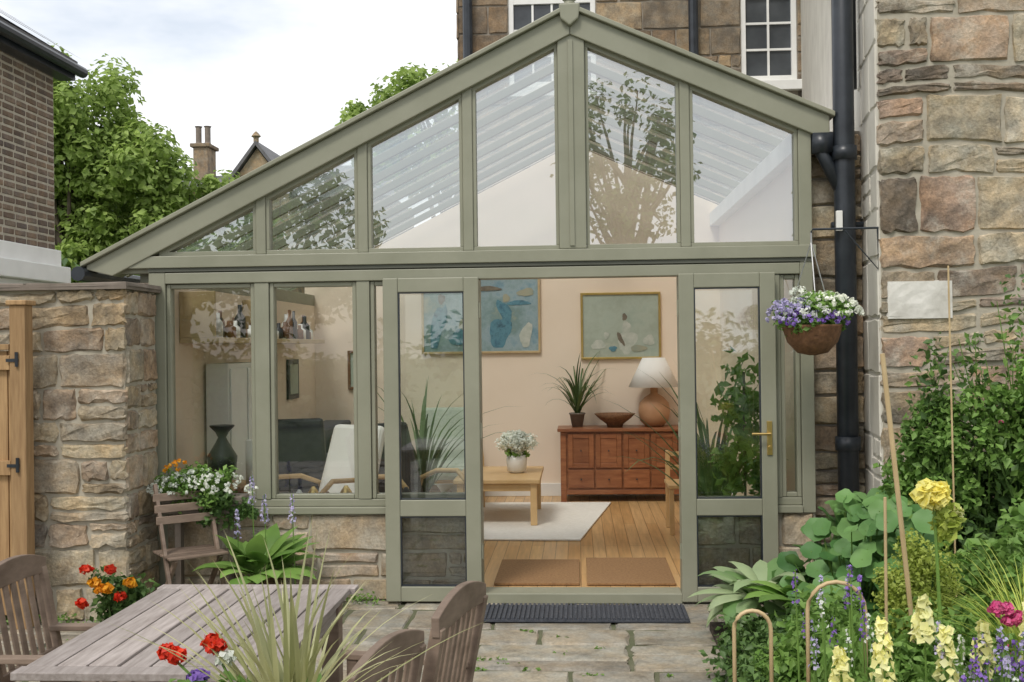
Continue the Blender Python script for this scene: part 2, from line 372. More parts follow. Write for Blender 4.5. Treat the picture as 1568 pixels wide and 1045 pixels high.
# ---------------------------------------------------------------- conservatory
RX,RZ=-.03,3.94; mL,mR=.497,.443; YB=4.6; XL=-2.92; XR=1.545
zL=lambda x:RZ+mL*(x-RX); zR=lambda x:RZ-mR*(x-RX)
con=grp('conservatory')
MB().box(XL+.02,XR,-.02,YB,-.025,.06).out('floor','floor',con)
mb=MB(); mb.box(XL+.03,-.70,-.03,.14,.0,.585); mb.box(.70,XR,-.03,.14,0,.585); mb.out('dwarf_wall_core','mortar',con)
mb=MB(); stone_face(mb,(XL+.03,-.035,0),(1,0,0),(0,0,1),(0,-1,0),2.19,.59,(.13,.24),(.25,.6),.012,.018,(4,3),(),.006,3,.3)
stone_face(mb,(.70,-.035,0),(1,0,0),(0,0,1),(0,-1,0),.84,.59,(.15,.24),(.28,.5),.012,.018,(4,3),(),.006,4,.3); mb.out('dwarf_wall_stones','stone_light',con)
f=MB()
f.box(XL,-2.805,-.055,.07,.0,2.24)
f.box(1.46,XR,-.055,.07,.59,zR(1.5)-.15)
MUL=((-2.19,-2.09),(-1.49,-1.40))
for a,b in MUL: f.box(a,b,-.05,.06,.69,2.16)
f.box(-.715,-.655,-.055,.065,.02,2.16); f.box(.665,.72,-.055,.065,.02,2.16); f.box(1.27,1.33,-.05,.06,.69,2.16)
f.box(-2.805,1.46,-.058,.068,2.161,2.235)
f.box(-2.803,-.717,-.075,.10,.592,.64); f.box(.722,1.458,-.075,.10,.592,.64)
f.box(-2.803,-.717,-.045,.055,.641,.69); f.box(.722,1.458,-.045,.055,.641,.69)
for a,b in ((-2.805,-2.19),(-2.09,-1.49),(-1.40,-.717),(1.33,1.46)):
    f.box(a+.002,a+.03,-.035,.045,.692,2.158);f.box(b-.03,b-.002,-.035,.045,.692,2.158)
    f.box(a+.031,b-.031,-.033,.043,.692,.722);f.box(a+.031,b-.031,-.033,.043,2.128,2.158)
f.box(-3.22,XR,-.03,.05,2.236,2.272)
f.box(-3.26,XR+.02,-.075,.075,2.268,2.35)
f.out('frame','sage',con,bev=.005)
MB().box(XL,XR,-.062,-.031,2.243,2.266).out('painted_shadow_line','sage_shadow',con)  # solid strip, no recess: dark colour draws the shadow line below the gable
g=MB()
T=.165
g.prism([(RX-.0,RZ),(RX,RZ-T),(-3.16,zL(-3.16)-T),(-3.34,zL(-3.34)-.03),(-3.34,zL(-3.34))],-.085,.09)
g.prism([(RX+.002,RZ),(1.66,zR(1.66)),(1.66,zR(1.66)-T),(RX+.002,RZ-T)],-.083,.09)
g.prism([(RX,RZ+.035),(RX,RZ+.001),(-3.37,zL(-3.37)+.001),(-3.37,zL(-3.37)+.035)],-.12,.12)
g.prism([(RX+.002,RZ+.035),(1.69,zR(1.69)+.035),(1.69,zR(1.69)+.001),(RX+.002,RZ+.001)],-.118,.12)
for c in (-2.14,-1.44,-.725):
    g.prism([(c-.034,2.352),(c+.034,2.352),(c+.034,zL(c+.034)-T+.02),(c-.034,zL(c-.034)-T+.02)],-.05,.06)
g.prism([(-.115,2.352),(.065,2.352),(.065,zR(.065)-T+.02),(RX,RZ-T+.02),(-.115,zL(-.115)-T+.02)],-.065,.075)
g.prism([(.69,2.352),(.755,2.352),(.755,zR(.755)-T+.02),(.69,zR(.69)-T+.02)],-.05,.06)
g.out('gable_frame','sage',con,bev=.006)
h=MB(); h.box(-.045,-.012,-.075,-.066,2.37,RZ-.2); h.out('post_bead','sage',con,bev=.003)
h=MB(); 
for (a,b,zz) in ((-2.85,-2.175,zL),(-2.105,-1.475,zL),(-1.405,-.76,zL),(-.69,-.116,zL),(.066,.689,zR),(.756,1.459,zR)):
    za=zz(a)-T;zb=zz(b)-T
    h.prism([(a,2.352),(b,2.352),(b,2.38),(a,2.38)],-.04,.05)
    h.prism([(a,za-.028),(b,zb-.028),(b,zb+.01),(a,za+.01)],-.041,.05)
    if za-.03>2.40: h.prism([(a,2.381),(a+.022,2.381),(a+.022,zz(a+.022)-T-.02),(a,za-.02)],-.038,.048)
    h.prism([(b-.022,2.381),(b,2.381),(b,zb-.02),(b-.022,zz(b-.022)-T-.02)],-.038,.048)
h.out('gable_beads','sage',con,bev=.003)
def pane(name,pts,y,mat,par): mk(name,[(x,y,z) for x,z in pts],[tuple(range(len(pts)))],mat,par)
pane('gable_glazing_left',[(-2.90,2.355),(-.03,2.355),(-.03,zL(-.03)-.1),(-2.90,zL(-2.9)-.1)],.0,'gable_glass',con)
pane('gable_glazing_right',[(-.028,2.355),(1.48,2.355),(1.48,zR(1.48)-.1),(-.028,zR(-.028)-.1)],.0,'gable_glass',con)
pane('window_glazing_left',[(-2.80,.69),(-.71,.69),(-.71,2.16),(-2.80,2.16)],.004,'glass',con)
pane('window_glazing_right',[(.72,.69),(1.46,.69),(1.46,2.16),(.72,2.16)],.004,'glass',con)
MB().box(-.654,.664,-.10,.10,.0,.068).out('threshold','sage',con,bev=.006)
fn=MB(); fn.lathe((RX,-.02,RZ+.02),[(.02,0),(.035,.01),(.05,.03),(.03,.05),(.05,.065),(.062,.09),(.05,.115),(.02,.13),(.005,.135)],16)
fn.prism([(RX-.07,RZ+.03),(RX-.06,RZ-.07),(RX,RZ-.12),(RX+.06,RZ-.07),(RX+.07,RZ+.03)],-.125,-.084); fn.out('finial','sage',con,bev=.01)
def door(name,x0,x1,y0,hin):
    e=grp(name); y1=y0+.05; q=MB()
    st=.10
    q.box(x0,x0+st,y0,y1,.02,2.17);q.box(x1-st,x1,y0,y1,.02,2.17)
    for a,b in ((.02,.12),(.585,.695),(2.075,2.17)): q.box(x0+st,x1-st,y0+.002,y1-.002,a,b)
    q.out('leaf_frame','sage',e,bev=.006)
    q=MB(); gk=.008
    for a,b in ((.12,.585),(.695,2.075)):
        q.box(x0+st,x0+st+gk,y0+.008,y1-.008,a,b);q.box(x1-st-gk,x1-st,y0+.008,y1-.008,a,b)
        q.box(x0+st+gk,x1-st-gk,y0+.009,y1-.009,a,a+gk);q.box(x0+st+gk,x1-st-gk,y0+.009,y1-.009,b-gk,b)
    q.out('gasket','black',e)
    pane('glazing_upper',[(x0+st,.695),(x1-st,.695),(x1-st,2.075),(x0+st,2.075)],y0+.025,'glass',e)
    pane('glazing_lower',[(x0+st,.12),(x1-st,.12),(x1-st,.585),(x0+st,.585)],y0+.025,'glass',e)
    if hin:
        hx=x1-st/2
        q=MB(); q.box(hx-.017,hx+.017,y0-.01,y0-.001,.98,1.20); q.tube([(hx,y0-.01,1.12),(hx,y0-.05,1.12),(hx-.12,y0-.05,1.12)],.009); q.tube([(hx,y0-.01,1.03),(hx,y0-.02,1.03)],.012)
        q.out('lever_handle','brass',e,bev=.002)
    q=MB()
    for z in (.3,1.1,1.9):
        xh=x1+.004 if not hin else x0-.004
        q.tube([(xh,y0+.02,z),(xh,y0+.02,z+.1)],.008)
    q.out('hinges','sage',e)
    return e
door('french_door',-1.295,-.655,-.135,False)
door('french_door',.66,1.285,-.135,True)
rf=MB()
yy=.35
while yy<YB-.1:
    rf.prism([(RX-.03,RZ-.05),(-3.25,zL(-3.25)-.03),(-3.25,zL(-3.25)-.10),(RX-.03,RZ-.12)],yy,yy+.04)
    rf.prism([(RX+.03,RZ-.05),(RX+.03,RZ-.12),(XR,zR(XR)-.10),(XR,zR(XR)-.03)],yy+.001,yy+.041)
    yy+=.53
rf.box(RX-.029,RX+.029,.091,YB,RZ-.17,RZ-.005)
rf.box(XL-.11,XL,.071,YB,2.18,2.30)
rf.out('rafters','sage',con,bev=.004)
mk('roof_glazing_left',[(RX,.092,RZ-.02),(-3.32,.092,zL(-3.32)-.02),(-3.32,YB,zL(-3.32)-.02),(RX,YB,RZ-.02)],[(0,1,2,3)],'roofglass',con)
mk('roof_glazing_right',[(RX,.092,RZ-.02),(1.63,.092,zR(1.63)-.02),(1.63,YB,zR(1.63)-.02),(RX,YB,RZ-.02)],[(0,3,2,1)],'roofglass',con)
MB().box(XR-.1,XR-.002,.1,YB-.01,zR(XR)-.26,zR(XR)-.12).out('wall_plate','white',con)
wl=MB(); wl.prism([(XL-.11,.0),(XR+.02,.0),(XR+.02,zR(XR+.02)-.03),(RX,RZ-.03),(XL-.11,zL(XL-.11)-.03)],YB+.001,YB+.2); wl.out('rear_wall','cream',con)
MB().box(XL-.14,XL,.072,YB,-.0,2.18).out('left_wall','cream',con)
MB().box(XR,XR+.02,.16,YB,0,zR(XR+.02)-.03).out('right_wall','cream',con)
sk=MB(); sk.box(XL+.02,XR-.01,YB-.02,YB,.061,.20); sk.box(XL+.001,XL+.02,.16,YB-.021,.061,.2); sk.box(XR-.02,XR-.001,.17,YB-.021,.061,.2); sk.out('skirting','white',con,bev=.004)
gt=MB(); gt.tube([(-3.37,-.15,2.235),(-3.37,YB,2.235)],.05,10); gt.out('gutter','black',con)
# ---------------------------------------------------------------- right stone house
rh=grp('stone_cottage')
def vplan(name,pts,z0,z1,mat):
    n=len(pts); V=[(x,y,z0) for x,y in pts]+[(x,y,z1) for x,y in pts]
    F=[(i,(i+1)%n,(i+1)%n+n,i+n) for i in range(n)]+[tuple(range(n-1,-1,-1)),tuple(range(n,2*n))]
    return mk(name,V,F,mat,rh)
CX=1.825
vplan('walls',[(CX+.005,-.58),(9,-.58),(9,9),(3.17,8.1),(1.93,.25)],-.02,9.5,'render')
mb=MB(); stone_face(mb,(CX,-.585,0),(1,0,0),(0,0,1),(0,-1,0),3.6,9.5,(.17,.36),(.20,.62),.013,.024,(6,5),(),.008,33,.32,.018)
mb.out('front_stones','stone_near',rh)
mb=MB(); mb.box(CX+.012,5.5,-.586,-.579,0,9.5); mb.out('front_mortar','mortar',rh)
mb=MB(); dd=Vector((.1,.83,0)).normalized(); stone_face(mb,(CX,-.58,0),dd,(0,0,1),(-dd.y,dd.x,0),.8,9.5,(.2,.4),(.25,.5),.010,.006,(4,3),(),.006,23,.3); mb.out('corner_stones','render',rh)
MB().box(XR+.03,1.9,.10,.5,0,3.12).out('link_wall_core','mortar_dark',rh)
mb=MB(); stone_face(mb,(XR+.004,.085,0),(1,0,0),(0,0,1),(0,-1,0),.36,3.1,(.14,.26),(.2,.36),.012,.02,(4,3),(),.006,25,.2); mb.out('link_wall_stones','stone_garden',rh)
mb=MB(); stone_face(mb,(1.865,-.605,1.84),(1,0,0),(0,0,1),(0,-1,0),.39,.235,(.235,.236),(.385,.39),.002,.010,(9,6),(),.004,6); mb.box(1.87,2.25,-.610,-.58,1.845,2.07); mb.out('lintel_plaque','plaque',rh)
PX=1.755
pp=MB(); pp.tube([(PX,-.06,0),(PX,-.06,2.6),(PX,-.06,9)],.068,16)
for z in (1.0,2.9,5.0): pp.tube([(PX,-.06,z),(PX,-.06,z+.09)],.082,16)
pp.tube([(1.60,-.02,3.02),(1.62,-.04,2.95),(PX-.02,-.06,2.70)],.045,10)
pp.box(1.55,1.68,-.09,.05,2.95,3.08)
pp.tube([(1.85,.1,3.4),(1.85,.1,9)],.035,10); pp.box(1.68,1.91,-.02,.02,2.46,2.50)
pp.out('downpipe','black',rh,smooth=True)
MB().box(1.68,1.72,-.15,-.12,2.43,2.56).out('pipe_bracket','white',rh,bev=.004)
# ---------------------------------------------------------------- back house
bh=grp('stone_house')
BY=8.0
X0=-1.65; Z0=2.0
W=[(-.93,.30,5.36,8.0),(2.33,3.10,5.36,8.0)]
hl=[(a-.0-X0,b-X0,c-.14-Z0,d+.3-Z0) for a,b,c,d in W]
MB().box(X0+.01,-.93,BY+.03,BY+4,0,9.8).out('core_a','mortar_dark',bh)
MB().box(-.9301,.3001,BY+.03,BY+4,0,5.26).out('core_b','mortar_dark',bh)
MB().box(.30,2.33,BY+.03,BY+4,0,9.8).out('core_c','mortar_dark',bh)
MB().box(2.3301,3.1001,BY+.03,BY+4,0,5.26).out('core_d','mortar_dark',bh)
MB().box(3.10,4.2,BY+.03,BY+4,0,9.8).out('core_e','mortar_dark',bh)
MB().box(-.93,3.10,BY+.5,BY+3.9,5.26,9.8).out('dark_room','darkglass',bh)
mb=MB(); stone_face(mb,(X0,BY+.02,Z0),(1,0,0),(0,0,1),(0,-1,0),5.3,7.8,(.20,.40),(.3,.8),.018,.02,(4,3),hl,.008,31,.15)
stone_face(mb,(X0,BY+4,Z0),(0,-1,0),(0,0,1),(-1,0,0),4,7.8,(.24,.38),(.35,.8),.014,.02,(3,3),(),.006,32)
mb.out('stones','stone_far',bh)
for k,(a,b,c,d) in enumerate(W):
    q=MB(); q.box(a-.06,b+.06,BY-.08,BY+.1,c-.14,c-.0)
    q.out('window_sill','white',bh,bev=.01)
    q=MB(); q.box(a,a+.07,BY+.05,BY+.15,c,d);q.box(b-.07,b,BY+.05,BY+.15,c,d)
    q.box(a+.07,b-.07,BY+.055,BY+.15,c,c+.09);q.box(a+.07,b-.07,BY+.055,BY+.15,c+1.2,c+1.27);q.box(a+.07,b-.07,BY+.055,BY+.15,d-.08,d)
    nb=4 if b-a>1 else 2
    for i in range(1,nb):
        x=a+.07+(b-a-.14)*i/nb; q.box(x-.015,x+.015,BY+.07,BY+.13,c+.09,d-.08)
    for i in (1,2,4,5):
        z=c+.09+.37*i+(.02 if i>2 else 0); q.box(a+.07,b-.07,BY+.072,BY+.128,z-.015,z+.015)
    q.out('sash_frame','white',bh)
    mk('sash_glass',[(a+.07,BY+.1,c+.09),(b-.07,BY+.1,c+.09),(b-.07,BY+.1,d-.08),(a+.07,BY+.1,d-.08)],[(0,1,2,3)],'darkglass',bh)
q=MB(); q.tube([(-1.5,BY-.08,2),(-1.5,BY-.08,9.8)],.07,10); q.tube([(1.66,BY-.08,2),(1.66,BY-.08,9.8)],.07,10)
q.out('downpipes','black',bh)
q=MB(); q.box(2.98,3.25,BY-1.2,BY-.3,6.9,7.6); q.prism([(3.0,6.89),(3.2,6.89),(3.2,6.2)],BY-1.1,BY-.4); q.out('stone_corbel','stone_light',bh,bev=.02)
q=MB(); q.prism([(X0-.3,9.8),(4.3,9.8),(4.3,10),(X0-.3,10)],BY-.3,BY+4.2); q.out('roof','slate',bh)
# ---------------------------------------------------------------- left brick house
lh=grp('brick_house')
LX=-5.68
MB().box(-11,LX-.004,-3,4.2,-.02,4.75).out('wall_core','mortar',lh)
mb=MB(); stone_face(mb,(LX,-.5,0),(0,1,0),(0,0,1),(1,0,0),4.7,4.75,(.078,.0781),(.22,.235),.012,.006,(2,2),(),.001,41)
mb.out('bricks','brick',lh)
q=MB(); q.prism([(LX+.18,4.80),(-8.3,6.5),(-8.3,6.65),(LX+.18,4.92)],-3.2,4.40); q.prism([(-8.3,6.5),(-11.3,4.80),(-11.3,4.92),(-8.3,6.65)],-3.2,4.40)
q.out('roof','slate',lh)
q=MB()
for i in range(9):
    t=i/9; x=LX+.2-(2.8)*t; z=4.93+1.80*t
    for j in range(26):
        y0=-3.2+j*.295+(i%2)*.12
        q.add([(x,y0,z+.03),(x,y0+.285,z+.03+.004*(j%3)),(x-.36,y0+.285,z+.25),(x-.36,y0,z+.25)],[(0,1,2,3)])
q.out('slate_courses','slate',lh)
q=MB(); q.box(LX+.002,LX+.17,-3.2,4.36,4.70,4.80); q.tube([(LX+.23,-3.2,4.80),(LX+.23,4.42,4.80)],.06,10); q.out('gutter_and_fascia','black',lh)
q=MB(); q.box(LX+.01,LX+.12,2.2,4.1,2.62,2.80); q.box(LX+.01,LX+.2,2.1,4.15,2.44,2.619); q.box(LX+.01,LX+.10,2.3,4.0,0,2.439); q.out('white_porch','white',lh,bev=.01)
# ---------------------------------------------------------------- far houses
fh=grp('distant_stone_house')
y=31.
q=MB(); q.prism([(-12.6,0),(-10.3,0),(-10.3,7.4),(-11.45,8.95),(-12.6,7.4)],y,y+8); q.box(-10.3,-7.0,y+2,y+8,0,7.5); q.out('walls','stone_far',fh)
q=MB(); q.prism([(-12.85,7.15),(-11.45,9.03),(-11.45,9.2),(-12.95,7.25)],y-.2,y+8.2); q.prism([(-11.45,9.03),(-10.05,7.15),(-9.95,7.25),(-11.45,9.2)],y-.2,y+8.2)
q.add([(-10.2,y+1.8,7.4),(-6.7,y+1.8,7.4),(-7.6,y+5,9.1),(-11.2,y+5,9.1)],[(0,1,2,3)]); q.out('roof','slate',fh)
q=MB(); q.box(-11.75,-11.15,y-.1,y-.03,5.8,7.0); q.box(-11.58,-11.32,y-.1,y-.03,7.5,7.95); q.out('windows','white',fh)
q=MB(); q.lathe((-11.45,y-.1,9.15),[(.10,0),(.1,.15),(.18,.2),(.1,.3),(.02,.38)],8); q.out('finial','stone_far',fh)
fc=grp('chimney_house')
q=MB(); q.box(-18.0,-13.6,y+2,y+8,0,7.9); q.out('walls','stone_far',fc)
q=MB(); q.add([(-18.3,y+1.7,7.8),(-13.2,y+1.7,7.8),(-13.6,y+5,8.8),(-18.0,y+5,8.8)],[(0,1,2,3)]); q.out('roof','slate',fc)
q=MB(); q.box(-15.25,-14.65,y+4,y+5,8,9.8); q.box(-15.35,-14.55,y+3.9,y+5.1,9.8,9.95)
q.out('chimney_stack','stone_far',fc,bev=.03)
q=MB(); q.lathe((-15.15,y+4.4,9.95),[(.16,0),(.12,.1),(.12,.7),(.16,.75)],10); q.lathe((-14.78,y+4.4,9.95),[(.16,0),(.12,.1),(.12,.7),(.16,.75)],10); q.out('chimney_pots','potdark',fc)
# ---------------------------------------------------------------- trees
def tree(name,base,H,crown,rad,mat,ncl=120,per=150,cr=.6,ls=.16,limbs=8,seed=1,extra=()):
    e=grp(name); rn=random.Random(seed); base=Vector(base); c=Vector(crown)
    q=MB(); top=Vector((c.x,c.y,c.z+rad[2]*.3))
    q.tube([base,base.lerp(top,.3)+Vector((.1,0,0)),base.lerp(top,.65),top],[H*.03,H*.022,H*.014,H*.004],10)
    P,Nn,cc=clump_points(c,rad,ncl,per,cr,.6)
    for i in range(limbs*3):
        s=base.lerp(top,rn.uniform(.3,.85)); t=Vector(cc[rn.randrange(ncl)]); m=s.lerp(t,.5)+Vector((0,0,.25))
        q.tube([s,m,t],[H*.009,H*.006,H*.002],6)
    q.out('trunk_and_limbs','bark',e)
    leaves('foliage',P,ls,mat,e,up=.5,aspect=.65,N=Nn*.9)
    for (ec,er,en) in extra:
        P,Nn,cc=clump_points(ec,er,en,per,cr*.85,.5); leaves('foliage',P,ls,mat,e,up=.5,aspect=.65,N=Nn*.9)
    return e
tree('broadleaf_tree',(-11.7,17,0),8,(-11.7,17,6.6),(1.5,1.5,2.4),'tree2',70,190,.56,.17,8,3,(((-10.3,17,5.2),(1.3,1.3,1.9),55),((-11.0,17,3.2),(2.2,1.3,1.6),60),((-12.9,17,6.6),(1.3,1.2,2.2),40)))
tree('broadleaf_tree',(-8.9,18,0),6,(-8.8,18,4.0),(1.5,1.3,1.8),'tree2',64,160,.44,.15,8,4,(((-8.0,18,3.0),(1.2,1,1.2),26),))
tree('broadleaf_tree',(-13.8,23,0),9,(-13.8,23,4.6),(2.6,1.5,2.6),'tree',50,120,.7,.24,8,5)
tree('ash_tree',(-3.3,21,0),9,(-3.4,21,7.4),(2.2,1.8,1.9),'tree2',75,100,.48,.19,8,6,(((-5.2,21,7.3),(1.1,.8,1.1),22),))
tree('garden_tree',(1.6,-27,0),10,(1.6,-27,7.6),(2.0,1.5,3.0),'tree',40,70,.6,.2,16,8)
tree('garden_tree',(-9,-24,0),9,(-9,-24,4.6),(3.2,2,2.6),'tree',50,80,.8,.27,8,9)
tree('garden_tree',(10,-25,0),9,(10,-25,5.0),(3.5,2,3.2),'tree',50,80,.8,.27,8,10)
hg=grp('hedge'); P,Nn,cc=clump_points((0,-17,1.0),(14,.8,1.1),140,60,.7); leaves('foliage',P,.22,'shrub',hg,N=Nn*.6)
P,Nn,cc=clump_points((-8.0,9,1.3),(2.5,1,1.5),70,80,.45); sg=grp('shrub_border'); leaves('foliage',P,.14,'shrub',sg,N=Nn*.6)
# ---------------------------------------------------------------- garden wall and gate
gw=grp('garden_wall')
GT=2.10; GX=-2.86
q=MB(); q.box(-9,GX-.008,-.58,-.08,-.02,GT); q.out('core','mortar',gw)
mb=MB(); stone_face(mb,(-6.5,-.585,0),(1,0,0),(0,0,1),(0,-1,0),6.5+GX+.01,GT,(.11,.28),(.18,.5),.014,.024,(6,4),(),.010,58,.3,.012)
stone_face(mb,(GX-.003,-.585,0),(0,1,0),(0,0,1),(1,0,0),.50,GT,(.14,.27),(.18,.33),.014,.02,(5,4),(),.008,52,.2)
mb.out('stones','stone_garden',gw)
mb=MB(); stone_face(mb,(-9,-.64,GT+.03),(1,0,0),(0,1,0),(0,0,1),9+GX+.04,.60,(.55,.6),(.4,.7),.01,.015,(4,3),(),.006,53)
mb.box(-9,GX+.03,-.63,-.06,GT,GT+.035); mb.out('coping','potdark',gw)
gf=grp('garden_gate')
q=MB(); q.box(-3.50,-3.40,-.80,-.70,0,2.0); q.box(-3.515,-3.385,-.815,-.685,2.0,2.03); q.out('gate_post','fence',gf,bev=.006)
q=MB()
x=-4.73
while x<-3.53: q.box(x,x+.094,-.76,-.74,.08,1.72+random.uniform(-.004,.004)); x+=.1
q.out('boards','fence',gf,bev=.003)
q=MB(); 
for z in (.3,.95,1.60): q.box(-4.73,-3.505,-.79,-.761,z,z+.09)
q.box(-4.73,-3.505,-.80,-.73,1.725,1.76); q.out('rails','fence',gf,bev=.003)
q=MB(); 
for z in (.97,1.62): q.tube([(-3.45,-.81,z),(-3.45,-.81,z+.09)],.010); q.box(-3.52,-3.44,-.806,-.801,z+.03,z+.05)
q.out('hinges','black',gf)
# ---------------------------------------------------------------- mats
dm=grp('rubber_doormat'); q=MB(); q.box(-.64,.66,-.62,-.22,.012,.024)
for i in range(44): q.box(-.635+i*.0295,-.620+i*.0295,-.61,-.23,.0241,.036)
q.out('ribs','mat_blk',dm)
for x0,x1,y0,y1 in ((-.60,-.01,.16,.98),(.04,.645,.16,1.05)):
    e=grp('coir_doormat'); q=MB(); q.box(x0,x1,y0,y1,.064,.082); q.out('pile','mat_tan',e,bev=.004)
e=grp('rug'); q=MB(); q.add([(-1.5,1.9,.064),(0,1.85,.064),(.32,4.0,.064),(-1.3,4.0,.064),(-1.5,1.9,.08),(0,1.85,.08),(.32,4.0,.08),(-1.3,4.0,.08)],[(0,3,2,1),(4,5,6,7),(0,1,5,4),(1,2,6,5),(2,3,7,6),(3,0,4,7)]); q.out('pile','rug',e,bev=.005)
# ---------------------------------------------------------------- interior
def chest():
    e=grp('sideboard'); x0,x1,y0,y1=-.20,1.10,4.12,4.55
    q=MB(); q.box(x0-.03,x1+.03,y0-.03,y1,.80,.835); q.out('top','dark_wood',e,bev=.006)
    q=MB(); q.box(x0,x1,y0+.02,y1,.16,.80)
    for x in (x0,x1-.06): q.box(x,x+.06,y0+.0,y0+.06,.061,.80)
    q.box(x0+.06,x1-.06,y0+.005,y0+.02,.14,.19); q.out('carcass','dark_wood',e,bev=.004)
    q=MB(); n=4; wv=(x1-x0-.14)/n
    for i in range(n):
        a=x0+.07+wv*i+.01; b=a+wv-.02
        q.box(a,b,y0-.004,y0+.02,.21,.40)
        for (s,t) in ((a,a+.05),(b-.05,b)): q.box(s,t,y0-.004,y0+.02,.42,.78)
        q.box(a+.05,b-.05,y0-.003,y0+.02,.42,.47);q.box(a+.05,b-.05,y0-.003,y0+.02,.73,.78);q.box(a+.05,b-.05,y0+.006,y0+.02,.47,.73)
    q.out('doors_and_drawers','dark_wood',e,bev=.004)
    q=MB()
    for i in range(n):
        for z in (.3,.6): q.tube([(x0+.07+wv*(i+.5),y0-.005,z),(x0+.07+wv*(i+.5),y0-.03,z)],.008)
    q.out('knobs','black',e)
chest()
def pic(name,x0,x1,z0,z1,y,fm,pm,fr=.03,shapes=()):
    """shapes: (material, cx, cz, rx, rz, lean) dabs of paint on the canvas, in canvas fractions"""
    e=grp(name); q=MB(); q.box(x0,x1,y-.03,y,z0,z0+fr);q.box(x0,x1,y-.03,y,z1-fr,z1);q.box(x0,x0+fr,y-.031,y,z0+fr,z1-fr);q.box(x1-fr,x1,y-.031,y,z0+fr,z1-fr); q.out('frame',fm,e,bev=.003)
    MB().box(x0+fr,x1-fr,y-.016,y-.002,z0+fr,z1-fr).out('canvas',pm,e)
    rn=random.Random(11)
    for k,(mt_,cx,cz,rx,rz,ln) in enumerate(shapes):
        n=22;V=[]
        for i in range(n):
            t=i*2*math.pi/n; rr=1+.13*math.sin(3*t+k)+rn.uniform(-.08,.08)
            a=cx+rx*rr*math.cos(t)+ln*rz*math.sin(t); c_=min(.93,max(.07,cz+rz*rr*math.sin(t)))
            V.append((x0+(x1-x0)*min(.95,max(.05,a)),y-.0175-.0006*k,z0+(z1-z0)*c_))
        mk('brushwork',V,[tuple(range(n))],mt_,e)
pic('framed_painting',-1.72,-.41,1.63,2.52,YB-.002,'cane','paint1',.025,(
 ('pt_dark',.66,.25,.09,.20,.1),('pt_dark',.70,.52,.055,.14,-.25),('pt_ochre',.715,.68,.03,.05,0),('pt_dark',.82,.62,.10,.03,.2),('pt_ochre',.88,.75,.07,.05,.3),
 ('pt_white',.88,.22,.05,.15,.1),('pt_dark',.14,.35,.06,.28,.15),('pt_brown',.17,.68,.03,.06,0),('pt_ochre',.40,.25,.08,.17,-.2),('pt_brown',.55,.80,.12,.03,.3),('pt_dark',.30,.2,.06,.1,.2)))
pic('framed_painting',.03,.90,1.55,2.28,YB-.002,'brass','paint2',.025,(
 ('pt_white',.58,.26,.12,.16,.1),('pt_white',.57,.46,.055,.11,.1),('pt_brown',.55,.63,.03,.055,0),('pt_white',.22,.22,.09,.07,.1),('pt_white',.85,.28,.07,.08,0),
 ('pt_brown',.50,.30,.03,.10,-.4),('pt_dark',.40,.16,.05,.04,0),('pt_white',.32,.36,.03,.05,0),('pt_ochre',.72,.16,.10,.05,0)))
e=grp('table_lamp'); q=MB(); q.lathe((.80,4.33,.836),[(.09,0),(.15,.06),(.17,.16),(.155,.25),(.10,.31),(.04,.35),(.04,.42)]); q.out('base','clay',e,True)
q=MB(); q.lathe((.80,4.33,.836),[(.27,.42),(.12,.73),(.115,.73),(.26,.425)]); q.out('shade','shade',e,True)
e=grp('wooden_bowl'); q=MB(); q.lathe((.38,4.3,.836),[(.08,0),(.09,.03),(.17,.09),(.22,.14),(.21,.14),(.14,.08),(.02,.05)]); q.out('bowl','wick',e,True)
def potplant(name,c,pr,ph,n,L,w,el=(.6,1.4),dr=(.6,1.8),mat='palm',pot='terra'):
    e=grp(name); q=MB(); q.lathe(c,[(pr*.7,0),(pr,ph*.9),(pr*1.1,ph*.9),(pr*1.1,ph),(pr*.9,ph),(pr*.85,ph*.88)],20); q.out('pot',pot,e,True)
    q=MB()
    for i in range(n): q.strip((c[0]+random.uniform(-.3,.3)*pr,c[1]+random.uniform(-.3,.3)*pr,c[2]+ph*.88),random.uniform(0,6.283),random.uniform(*el),L*random.uniform(.6,1.1),w,random.uniform(*dr),7)
    q.out('leaves',mat,e,True)
potplant('spider_plant',(-.02,4.33,.836),.08,.15,36,.80,.030,(.9,1.5),(.1,2.6),'palm','potdark')
potplant('palm_plant',(1.05,1.3,.06),.16,.3,50,1.35,.05,(.9,1.5),(.4,1.9),'palm')
potplant('palm_plant',(-1.45,2.7,.06),.15,.3,34,1.3,.04,(1.0,1.5),(.5,1.8),'palm')
e=grp('leafy_houseplant'); q=MB(); q.lathe((1.2,.7,.06),[(.1,0),(.14,.25),(.15,.25),(.12,.2)]); q.out('pot','potdark',e,True); P,Nn,cc=clump_points((1.2,.7,1.0),(.2,.2,.7),30,26,.12); leaves('leaves',P,.08,'fresh',e); q=MB(); q.tube([(1.2,.7,.2),(1.2,.7,1.5)],.01); q.out('stem','bark',e)
def ctable():
    e=grp('coffee_table'); x0,x1,y0,y1=-1.15,-.36,2.5,3.6
    q=MB(); q.box(x0,x1,y0,y1,.46,.50); 
    q.out('top','blond',e,bev=.008)
    q=MB()
    for x in (x0+.03,x1-.09):
        for y in (y0+.03,y1-.09): q.box(x,x+.06,y,y+.06,.081,.459)
    q.box(x0+.091,x1-.091,y0+.04,y0+.06,.39,.455);q.box(x0+.091,x1-.091,y1-.06,y1-.04,.39,.455);q.box(x1-.07,x1-.05,y0+.091,y1-.091,.39,.455)
    q.out('legs','blond',e,bev=.004)
ctable()
e=grp('vase_of_flowers'); q=MB(); q.lathe((-.60,3.05,.501),[(.06,0),(.09,.02),(.10,.12),(.095,.17),(.085,.17),(.08,.03)]); q.out('vase','white',e,True)
